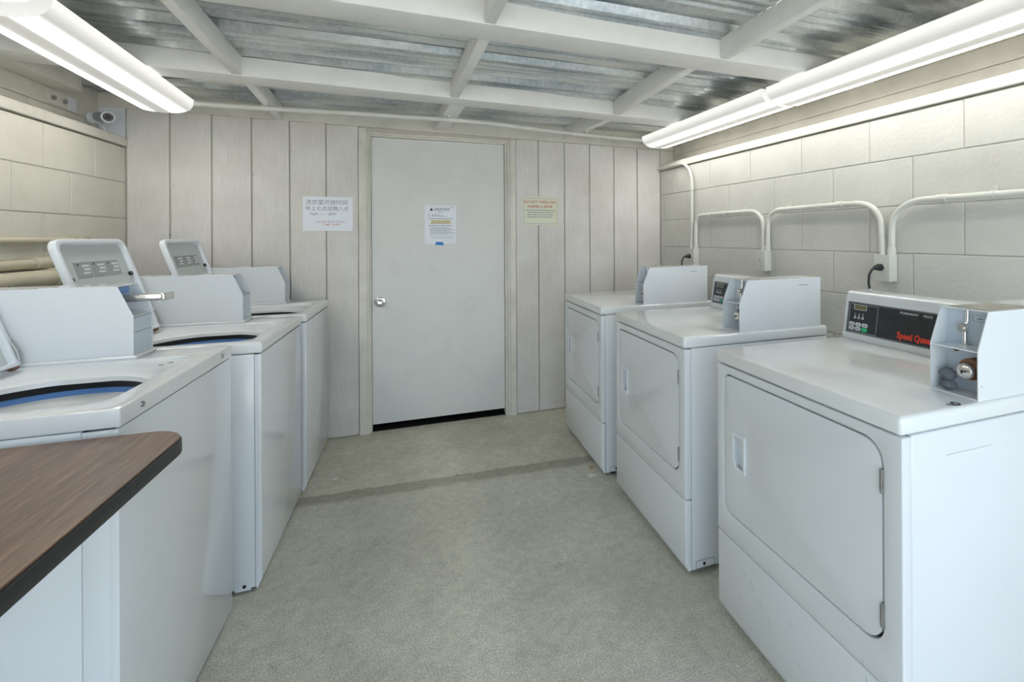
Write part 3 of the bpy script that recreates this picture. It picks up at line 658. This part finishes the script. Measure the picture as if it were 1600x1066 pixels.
# ------------------------------------------------------------------ folding table
t = thing('folding_table', 'wood-grain laminate table with black edge at the lower left', 'table', (.56,.90,0))
tz = .893
po = rrect(-.54,-.52,.552,.412,(.01,.03,.075,.01), 10)
G().prism(po, 'z', tz-.003, tz).obj('tabletop', WOOD, t)
po2 = rrect(-.541,-.521,.5555,.4155,(.01,.03,.077,.01), 10)
G().prism(po2, 'z', tz-.034, tz-.0032).obj('table_edge', BLACKP, t, bev=.004)
for x in (-.50, -.30):
    for y_ in (-.46, .30): G().box((x-.018,y_-.018,0), (x+.018,y_+.018,tz-.035)).obj('leg', GREYMET, t, bev=.002, seg=1)

# ------------------------------------------------------------------ notices
def words(par, x0, x1, z, h, m, yv, seed, nmax=9, slope=0):
    rn = random.Random(seed); x = x0; g = G()
    while x < x1-.004:
        L = rn.uniform(.006, .022); xe = min(x+L, x1)
        g.box((x,yv-.0004,z-slope*(x-x0)), (xe,yv,z+h-slope*(x-x0))); x = xe+.004
    o_ = g.obj('printed_line', m, par); o_['kind'] = 'stuff'; return o_
yw = D-.0015
FX = (1,0,0); FZ = (0,0,1)
n1 = tag(G().box((.883,yw,1.352), (1.170,yw+.0012,1.573)).obj('notice', PAPER, bev=.0004, seg=1), 'white laminated notice with handwritten Chinese and laundry hours, left of the door', 'sign')
text('handwriting', '洗衣室开放时间', .036, INK, n1, frame((1.020,yw-.0004,1.535), FX, FZ), spacing=.92)
text('handwriting', '早上七点至晚八点', .032, INK, n1, frame((1.022,yw-.0004,1.495), FX, FZ), spacing=.95)
text('handwriting', '7AM —— 8PM', .024, INK, n1, frame((.995,yw-.0004,1.460), FX, FZ), shear=.2)
text('lettering', 'Laundry Room Hours', .019, INKP, n1, frame((1.040,yw-.0004,1.413), FX, FZ))
text('lettering', '7 AM - 8 PM', .019, INKR, n1, frame((1.045,yw-.0004,1.392), FX, FZ))
n2 = tag(G().box((2.292,yw,1.394), (2.569,yw+.0012,1.606)).obj('notice', PAPERY, bev=.0004, seg=1), 'yellowed laminated notice with red heading about overloading, right of the door', 'sign')
G().add(*holed([(2.306,1.405),(2.560,1.405),(2.560,1.594),(2.306,1.594)], [(2.308,1.407),(2.558,1.407),(2.558,1.592),(2.308,1.592)], lambda u,v: (u,yw-.0005,v), lambda u,v: (u,yw,v))).obj('border_line', INK, n2)
text('lettering', 'DO NOT OVERLOAD', .030, INKR, n2, frame((2.430,yw-.0004,1.566), FX, FZ), bold=.0004, wx=.84)
text('lettering', 'WASHER or DRYER', .026, INKR, n2, frame((2.430,yw-.0004,1.533), FX, FZ), bold=.0006, wx=.86)
for i, z in enumerate((1.503,1.486,1.469,1.452)): words(n2, 2.325+.008*(i > 0), 2.545-.012*(i > 1), z, .006, INK, yw, i+20)
yd = D+.0205
n3 = tag(G().box((1.616,yd,1.262), (1.826,yd+.0012,1.532)).obj('notice', PAPER, bev=.0004, seg=1), 'white letter-size notice with a highlighted paragraph, taped to the door', 'sign')
G().prism([(1.648,1.494),(1.672,1.494),(1.660,1.514)], 'y', yd-.0005, yd).obj('logo', INKK, n3)
words(n3, 1.678, 1.785, 1.503, .007, INK, yd, 1); words(n3, 1.678, 1.780, 1.495, .004, INK, yd, 2); words(n3, 1.785, 1.808, 1.516, .003, INK, yd, 3); words(n3, 1.705, 1.735, 1.482, .005, INK, yd, 4)
for i, z in enumerate((1.466,1.459,1.452)): words(n3, 1.640, 1.650, z, .003, INK, yd, 30+i); words(n3, 1.662, 1.715+.025*i, z, .003, INK, yd, 40+i)
words(n3, 1.642, 1.808, 1.435, .005, INK, yd, 5)
G().box((1.655,yd-.0003,1.402), (1.790,yd,1.430)).obj('highlight', HILITE, n3)
for i, z in enumerate((1.420,1.411,1.402)): words(n3, 1.660, 1.785, z, .004, INKP, yd-.0002, 50+i)
words(n3, 1.640, 1.798, 1.386, .005, INK, yd, 6)
for i in range(7): words(n3, 1.652, 1.775+.02*(i % 3), 1.374-.0075*i, .003, INK, yd, 60+i)
words(n3, 1.642, 1.806, 1.316, .002, INK, yd, 70); words(n3, 1.660, 1.800, 1.302, .003, INK, yd, 71)
tag(G().prism([(1.687,1.254),(1.745,1.251),(1.733,1.274),(1.688,1.275)], 'y', yd-.0012, yd-.0001).obj('tape', TAPE), 'strip of blue masking tape at the foot of the notice on the door', 'tape')

# ------------------------------------------------------------------ conduit and outlets on the right wall (local frame of the wall)
def RW(off, y, z):     # point off metres in front of the right wall
    x = wallX(y); return Vector((x-off*math.cos(TH), y-off*math.sin(TH)*0, z))
def arc(y0, z0, y1, z1, n=8, first='v'):
    """quarter bend from (y0,z0) to (y1,z1); first='v' leaves vertically"""
    o_ = []
    for k in range(n+1):
        a = PI/2*k/n
        if first == 'v': o_.append((y0+(y1-y0)*(1-math.cos(a)), z0+(z1-z0)*math.sin(a)))
        else: o_.append((y0+(y1-y0)*math.sin(a), z0+(z1-z0)*(1-math.cos(a))))
    return o_
def conduit(label, path, r=.0125, off=.022, straps=(), cups=()):
    t = thing('conduit', label, 'pipe', tuple(RW(off, *path[0])), 0, 'painted conduits on the right wall')
    o0 = Vector(t.location)
    G().tube([RW(off,y,z)-o0 for y, z in path], r, 14).obj('pipe', PIPE, t, smooth=True)
    for y, z, v in straps:
        a = RW(off,y,z)-o0
        d = Vector((0,0,.008)) if v else Vector((0,.008,0))
        g = G().cyl(a-d, a+d, r+.002, 14)
        if v: g.box((a.x+off-.006,a.y-.03,a.z-.008), (a.x+off-.003,a.y+.001,a.z+.008))
        else: g.box((a.x+off-.006,a.y-.008,a.z+.001), (a.x+off-.003,a.y+.008,a.z+.036))
        g.obj('strap', PIPE, t)
    for y, z, v in cups:
        a = RW(off,y,z)-o0; d = Vector((0,0,.018)) if v else Vector((0,.02,0))
        G().cyl(a-d, a+d, r+.0035, 16).obj('coupling', PIPE, t, bev=.001, seg=1)
    return t
b1y, b2y, b3y = 3.08, 2.365, 1.60
conduit('thin conduit from the back corner under the sill down to the far outlet box', [(D-.002,1.858),(3.30,1.857)]+arc(3.26,1.855,3.104,1.70,8,'h')+[(3.103,1.40),(3.112,1.217)], .011, straps=((3.103,1.415,1),(3.50,1.858,0)), cups=((3.103,1.66,1),(3.11,1.235,1)))
conduit('arched conduit joining the far outlet box to the middle outlet box', [(3.056,1.217),(3.054,1.39)]+arc(3.054,1.39,2.985,1.453,8)+[(2.80,1.455)]+arc(2.48,1.455,2.372,1.36,8,'h')+[(2.370,1.217)], .0135, straps=((2.88,1.453,0),(2.55,1.455,0)), cups=((2.74,1.454,0),(3.056,1.232,1)))
conduit('arched conduit joining the middle outlet box to the nearest outlet box', [(2.336,1.217),(2.332,1.37)]+arc(2.332,1.37,2.235,1.452,8)+[(2.0,1.455)]+arc(1.745,1.456,1.622,1.35,8,'h')+[(1.615,1.217)], .0135, straps=((1.97,1.455,0),(2.17,1.453,0)), cups=((1.84,1.456,0),(2.336,1.232,1)))
conduit('arched conduit leaving the nearest outlet box and running off to the right', [(1.573,1.217),(1.571,1.34)]+arc(1.571,1.34,1.43,1.452,8)+[(1.2,1.452),(.7,1.452),(.2,1.452)], .0135, straps=((1.18,1.452,0),), cups=((1.36,1.452,0),(1.573,1.232,1)))
def outlet(label, yc, cord):
    o_ = RW(0, yc, 1.10); t = thing('outlet_box', label, 'outlet', tuple(o_), TH, 'outlet boxes on the right wall')
    G().box((-.052,-.036,0), (-.001,.036,.117)).obj('box', PIPE, t, bev=.002)
    G().box((-.055,-.038,-.001), (-.052,.038,.118)).obj('cover_plate', PIPE, t, bev=.001, seg=1)
    G().cyl((-.055,0,.062), (-.058,0,.062), .016, 24).obj('receptacle', PIPE, t)
    G().cyl((-.0575,0,.070), (-.0585,0,.070), .003, 8).box((-.0585,-.007,.054), (-.0578,-.005,.064)).box((-.0585,.005,.054), (-.0578,.007,.064)).obj('socket_slots', BLACKP, t)
    if cord:
        c = thing('power_cord', cord, 'cord', tuple(o_), TH, 'black plugs and cords')
        G().tube([(-.059,0,.062),(-.078,0,.063),(-.086,0,.062),(-.100,.002,.060)], [.016,.015,.012,.008], 14).obj('plug', BLACKP, c, smooth=True)
        G().tube([(-.098,.002,.060),(-.112,.006,.050),(-.120,.010,.030),(-.121,.012,-.005),(-.112,.010,-.06),(-.09,.0,-.30),(-.07,0,-.60)], .0052, 10).obj('cable', BLACKP, c, smooth=True)
        G().cyl((-.1165,.011,-.030), (-.1150,.0108,-.038), .0062, 10).obj('cord_tag', WHT, c)
    return t
outlet('far outlet box on the right wall, behind the farthest dryer', b1y, 'black plug and cord in the far outlet box, behind the farthest dryer')
outlet('middle outlet box on the right wall, its round socket empty', b2y, None)
outlet('near outlet box on the right wall, a black plug in it', b3y, 'black plug and cord in the near outlet box, above the nearest dryer')
# conduit under the rafters along the back wall
P = [(.34,3.215,2.030),(.78,3.20,2.030),(1.20,3.165,2.030),(1.71,3.140,2.030),(2.0,3.15,2.030),(2.40,3.24,2.030),(2.69,3.293,2.030),(3.25,3.345,2.030)]
t = thing('conduit', 'long white conduit strapped under the rafters in front of the back wall', 'pipe', (1.71,3.14,2.03))
G().tube([Vector(p)-Vector((1.71,3.14,2.03)) for p in P], .0145, 14).obj('pipe', PIPE, t, smooth=True)
for x, y_ in ((.785,3.199),(1.755,3.141),(2.69,3.293)):
    a = Vector((x-1.71,y_-3.14,0)); G().cyl(a-Vector((.010,0,0)), a+Vector((.010,0,0)), .0165, 14).box((a.x-.010,a.y-.03,.013), (a.x+.010,a.y+.03,.0205)).obj('strap', PIPE, t)

# ------------------------------------------------------------------ pipes on the left wall
def lpipe(label, x, z, r, y0, y1, extra=None):
    t = thing('wall_pipe', label, 'pipe', (x, (y0+y1)/2, z), 0, 'tan pipes on the left wall')
    L = (y1-y0)/2
    G().cyl((0,-L,0), (0,L,0), r, 20).obj('pipe', PIPEL, t, smooth=True)
    for y_, wd, rr in (extra or ()):
        G().cyl((0,y_-(y0+y1)/2-wd/2,0), (0,y_-(y0+y1)/2+wd/2,0), rr, 20).obj('coupling', PIPEL, t, bev=.0015, seg=1)
    return t
lpipe('thin painted pipe high on the left wall above the thick one', .014, 1.302, .012, .6, 3.10, ((2.78,.03,.0135),))
lpipe('medium painted pipe on the left wall just above the thick one', .022, 1.200, .021, .6, 3.22, ((2.86,.09,.026),))
lpipe('thick painted drain pipe on the left wall behind the washers', .046, 1.135, .038, .6, 3.30, ((2.90,.05,.044),(2.2,.05,.044)))
t = thing('pipe_bracket', 'small painted metal bracket on the left wall at the end of the thin pipe', 'bracket', (0,3.17,1.302))
G().box((.001,-.075,-.018), (.010,.075,.020)).obj('plate', PIPEL, t, bev=.001, seg=1)
G().box((.010,-.03,-.014), (.03,.0,.016)).obj('clip', PIPEL, t, bev=.001, seg=1)
for y_ in (.025,.055): G().cyl((.009,y_,.002), (.014,y_,.002), .007, 6).obj('bolt', GREYMET, t)

# ------------------------------------------------------------------ security camera
t = thing('security_camera', 'small white bullet camera on the header in the back left corner', 'camera', (-.118,3.50,1.975))
G().tube([(.001,0,0),(.014,0,0),(.022,0,0)], [.030,.030,.020], 20).obj('mount', PLASTIC, t, smooth=True)
G().tube([(.02,0,0),(.04,.003,.002)], .011, 12).obj('arm', PLASTIC, t, smooth=True)
a = Vector((.030,.012,.010)); d = Vector((.70,-.70,-.12)).normalized()
G().tube([a, a+d*.004, a+d*.105, a+d*.112], [.016,.026,.028,.028], 24).obj('body', mat('camera_body', (.42,.45,.45), .35, .4), t, smooth=True)
G().tube([a+d*.1115, a+d*.118, a+d*.119], [.030,.030,.027], 24).obj('bezel', PLASTIC, t, smooth=True)
G().cyl(a+d*.1185, a+d*.1205, .0225, 24).obj('lens_glass', BLACKP, t)
G().cyl(a+d*.1205, a+d*.1215, .009, 16).obj('lens', mat('lens_dark', (.05,.05,.06), .1), t)
for k in range(10):
    u = Vector((0,0,1)); u = (u-d*u.dot(d)).normalized(); v = d.cross(u); q = a+d*.1205+(u*math.cos(k*PI/5)+v*math.sin(k*PI/5))*.0165
    G().cyl(q, q+d*.001, .0025, 8).obj('infrared_led', GREYMET, t)
G().tube([(.022,-.004,-.016),(.045,-.004,-.030),(.065,-.004,-.055),(.070,0,-.088)], .0055, 10).obj('cable', PLASTIC, t, smooth=True)

# ------------------------------------------------------------------ litter on the floor
tag(G().prism([(2.435,2.515),(2.452,2.500),(2.482,2.512),(2.470,2.527),(2.448,2.540)], 'z', .0005, .004).obj('paper_scrap', SCRAP), 'white scrap of paper on the floor beside the farthest dryer', 'litter')
tag(G().prism([(2.47,2.60),(2.485,2.585),(2.50,2.605),(2.492,2.635),(2.478,2.63)], 'z', .0005, .003).obj('dry_leaf', LEAF), 'small brown leaf on the floor joint near the farthest dryer', 'litter')
tag(G().prism([(1.13,2.98),(1.145,2.975),(1.158,2.985),(1.148,2.995)], 'z', .0005, .005).obj('paper_scrap', SCRAP), 'tiny white chip on the floor in front of the farthest washer', 'litter')
